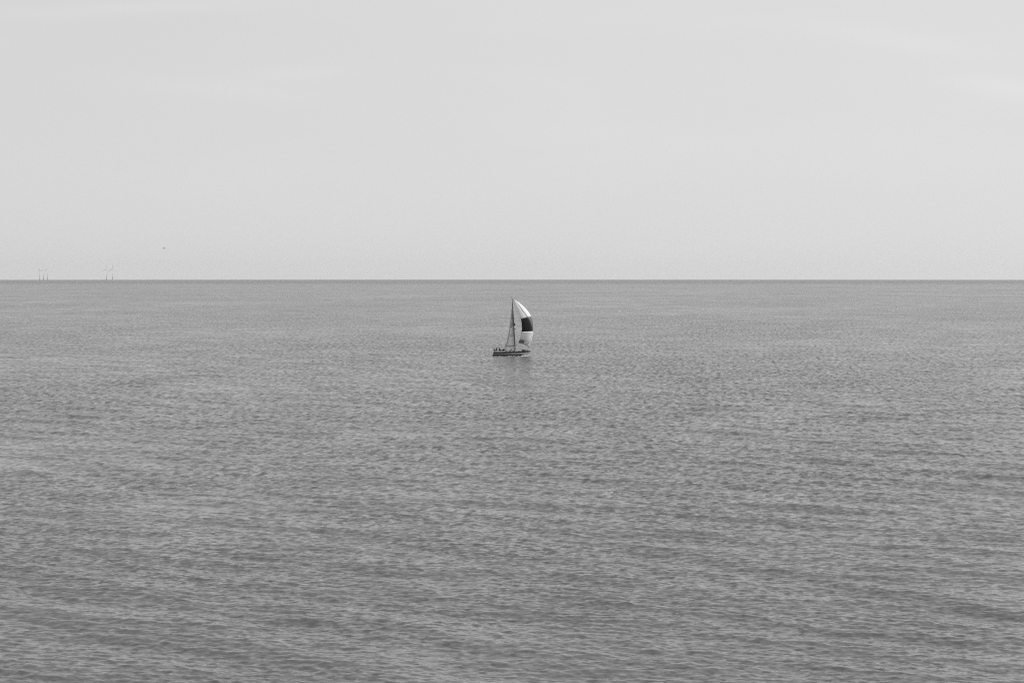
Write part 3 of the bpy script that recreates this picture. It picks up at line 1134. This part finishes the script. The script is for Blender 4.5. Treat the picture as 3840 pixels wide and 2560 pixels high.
rr = random.Random(4)
bm = bmesh.new()
for _ in range(44):                                   # curl thrown up by the bow
    k = rr.random()
    foam_patch(bm, BX + 8.6 + 2.0 * k + rr.uniform(-.2, .2), BY - 1.5 + 1.1 * k + rr.uniform(-0.3, 0.2), rr.uniform(0.3, 0.75), rr.uniform(0.3, 0.6), rr.uniform(0.08, 0.30) * (0.4 + math.sin(math.pi * k)), rr)
for _ in range(16):
    k = rr.random()
    foam_patch(bm, BX + 0.8 + 7 * k, BY - 2.15 + rr.uniform(-.2, .2), rr.uniform(0.3, 0.9), 0.25, rr.uniform(0.02, 0.08), rr)
stuff('bow_wave', bm, M['foam'], 'white foam curling from the bow of the sailboat along its hull')
bm = bmesh.new()
for _ in range(60):
    k = rr.random() ** 0.8
    foam_patch(bm, BX - 0.4 - 9.5 * k, BY + rr.uniform(-2.2, 2.2), rr.uniform(0.3, 1.3), 0.5, rr.uniform(0.05, 0.16), rr)
foam_patch(bm, BX - 1.2, BY + 1.0, 0.45, 0.4, 0.42, rr)
foam_patch(bm, BX - 1.5, BY + 0.6, 0.35, 0.4, 0.25, rr)
stuff('wake', bm, M['foam_thin'], 'thin broken foam of the wake behind the stern of the sailboat')
bm = bmesh.new()
for _ in range(90):                                   # older wake further back, only a pale line
    px = rr.uniform(1330, 1640)
    x, y = sea_point(px, 1329 - (1640 - px) * 0.004 + rr.uniform(-1.6, 1.6))
    foam_patch(bm, x, y, rr.uniform(0.8, 3.0), 0.8, rr.uniform(0.04, 0.11), rr)
stuff('old_wake', bm, mat('fading_foam', 0.36, 0.6), 'pale fading line of old wake far astern of the sailboat')
bm = bmesh.new()
caps = [(2324, 1166, 9), (2602, 1123, 5), (2665, 1161, 6), (3131, 1145, 9), (3673, 1139, 7), (2231, 1140, 5), (2411, 1276, 6), (2824, 1250, 5), (2826, 1354, 9),
        (2892, 1372, 6), (2549, 1272, 4), (2834, 1137, 4), (2231, 1229, 4), (79, 1145, 7), (281, 1350, 4), (2382, 1342, 5), (2752, 1276, 4), (3325, 1221, 4),
        (2070, 1381, 5), (3748, 1382, 7), (1665, 1114, 4), (1150, 1157, 4), (2905, 1660, 4), (2815, 1655, 4), (1130, 1200, 4), (3600, 1120, 4)]
for px, py, sz in caps:
    x, y = sea_point(px, py)
    w = 0.75 * sz / F * y
    for _ in range(3):
        foam_patch(bm, x + rr.uniform(-.5, .5) * w, y + rr.uniform(-.5, .5), w * rr.uniform(.4, .8), w * 0.5, w * rr.uniform(0.2, 0.42), rr)
stuff('whitecaps', bm, M['foam'], 'tiny white crests scattered over the far water')

# ------------------------------------------------------------------ offshore wind turbines
T_TOWER = mat('turbine_paint', 0.85, 0.5)
T_BASE = mat('turbine_foundation_paint', 0.55, 0.7)


def make_turbine():
    t = empty('wind_turbine', (0, 0, 0), '', 'wind turbine', 'wind turbines on the horizon')
    tube('foundation', [(0, 0, -6), (0, 0, 17), (0, 0, 17.3), (0, 0, 19)], [2.8, 2.6, 3.6, 3.6], T_BASE, t, 16)
    tube('tower', [(0, 0, 19), (0, 0, 55), (0, 0, 94)], [2.1, 1.8, 1.3], T_TOWER, t, 16)
    nac = loft('nacelle', [[(x, y, 96 + z) for y, z in ((-w, -h), (w, -h), (w * 1.05, 0), (w * .8, h), (-w * .8, h), (-w * 1.05, 0))]
                           for x, w, h in ((-7, 1.3, 1.3), (-5, 1.9, 1.9), (3, 2.0, 2.0), (4.5, 1.5, 1.5))], T_TOWER, t)
    rotor = bpy.data.objects.new('rotor', None)
    COL.objects.link(rotor); rotor.parent = t; rotor.location = (5.6, 0, 96)
    loft('hub', [[(x, r * math.cos(a), r * math.sin(a)) for a in np.linspace(0, 2 * math.pi, 13)[:-1]] for x, r in ((-1.1, 1.5), (0, 1.7), (1.4, 1.2), (2.2, 0.3))],
         T_TOWER, rotor)
    bl = []
    for k in range(3):
        a = 2 * math.pi * k / 3
        secs = []
        for d, c, th_, tw in ((1.2, 1.8, 1.5, 0), (6, 3.4, 1.3, 0.45), (12, 4.0, 0.9, 0.30), (24, 2.8, 0.55, 0.14), (36, 1.7, 0.35, 0.045), (44, 0.9, 0.2, 0.02), (46, 0.25, 0.08, 0)):
            ring = []
            for q in np.linspace(0, 2 * math.pi, 11)[:-1]:
                yy, xx = c * 0.5 * math.cos(q) - c * 0.15, th_ * 0.5 * math.sin(q)
                y2 = yy * math.cos(tw) - xx * math.sin(tw)
                x2 = yy * math.sin(tw) + xx * math.cos(tw)
                ring.append((x2, y2 * math.cos(a) - d * math.sin(a) * 1.0, y2 * math.sin(a) + d * math.cos(a)))
            secs.append(ring)
        loft('blade', secs, T_TOWER, rotor)
    return t


def copy_tree(o, parent=None):
    c = o.copy(); COL.objects.link(c)
    if parent:
        c.parent = parent
    for ch in [k for k in bpy.data.objects if k.parent == o]:
        copy_tree(ch, c)
    return c


proto = make_turbine()
tur = [(150.0, 18400, 78, 'leftmost pale wind turbine of the group of three on the horizon', 140),
       (163.8, 17900, -4, 'middle pale wind turbine of the group of three on the horizon', 250),
       (178.3, 17500, 8, 'right hand pale wind turbine of the group of three on the horizon', 215),
       (400.5, 18000, -8, 'left wind turbine of the faint pair on the horizon', 245),
       (423.6, 17700, 0, 'right wind turbine of the faint pair on the horizon, nearer the bird', 262)]
roots = [proto] + [copy_tree(proto) for _ in tur[1:]]
for t, (px, r, rot, lab, yaw) in zip(roots, tur):
    x = (px - 1920) / F * r
    y = r
    t.location = (x, y, drop(math.hypot(x, y)))
    t.rotation_euler = (0, 0, R(yaw))
    t['label'] = lab
    for ch in [k for k in bpy.data.objects if k.parent == t and k.name.startswith('rotor')]:
        ch.rotation_euler = (R(rot), 0, 0)

# ------------------------------------------------------------------ the bird
def gull():
    by = 430.0
    bx = (617 - 1920) / F * by
    bz = CAM_H + (1028 - 931.5) / F * by
    t = empty('seabird', (bx, by, bz), 'small dark seabird gliding above the horizon to the right of the wind turbines', 'bird')
    t.rotation_euler = (R(6), R(-38), R(35))
    dk = mat('bird_plumage', 0.42, 0.8, grain=0.3, scale=20)
    # body, head and tail as one tapering surface, wings growing out of it
    secs = []
    for x, w, h, z in ((-0.30, 0.06, 0.006, 0.0), (-0.20, 0.045, 0.02, 0.0), (-0.12, 0.055, 0.05, -0.003), (0.0, 0.075, 0.072, -0.01), (0.10, 0.07, 0.068, -0.006),
                       (0.17, 0.045, 0.045, 0.006), (0.21, 0.036, 0.038, 0.014), (0.25, 0.034, 0.034, 0.016), (0.28, 0.018, 0.018, 0.010)):
        secs.append([(x, w * math.cos(a), z + h * math.sin(a)) for a in np.linspace(0, 2 * math.pi, 13)[:-1]])
    loft('body', secs, dk, t)
    loft('beak', [[(0.275, 0.012 * math.cos(a), 0.008 + 0.013 * math.sin(a)) for a in np.linspace(0, 2 * math.pi, 9)[:-1]],
                  [(0.34, 0.003 * math.cos(a), -0.004 + 0.004 * math.sin(a)) for a in np.linspace(0, 2 * math.pi, 9)[:-1]]], dk, t)
    for s in (-1, 1):
        ws = []
        for y, xc, c, z, th_ in ((0.04, 0.03, 0.20, 0.02, 0.06), (0.18, 0.06, 0.19, 0.09, 0.025), (0.34, 0.07, 0.17, 0.13, 0.018), (0.52, 0.0, 0.12, 0.12, 0.012), (0.66, -0.08, 0.07, 0.09, 0.008), (0.74, -0.14, 0.02, 0.07, 0.004)):
            ws.append([(xc + c * 0.5 * math.cos(a), s * y, z + th_ * 0.5 * math.sin(a) - 0.01 * math.cos(a)) for a in np.linspace(0, 2 * math.pi, 11)[:-1]])
        loft('wing', ws, dk, t)
    return t


gull()
print('sea tris', len(quads) * 2)
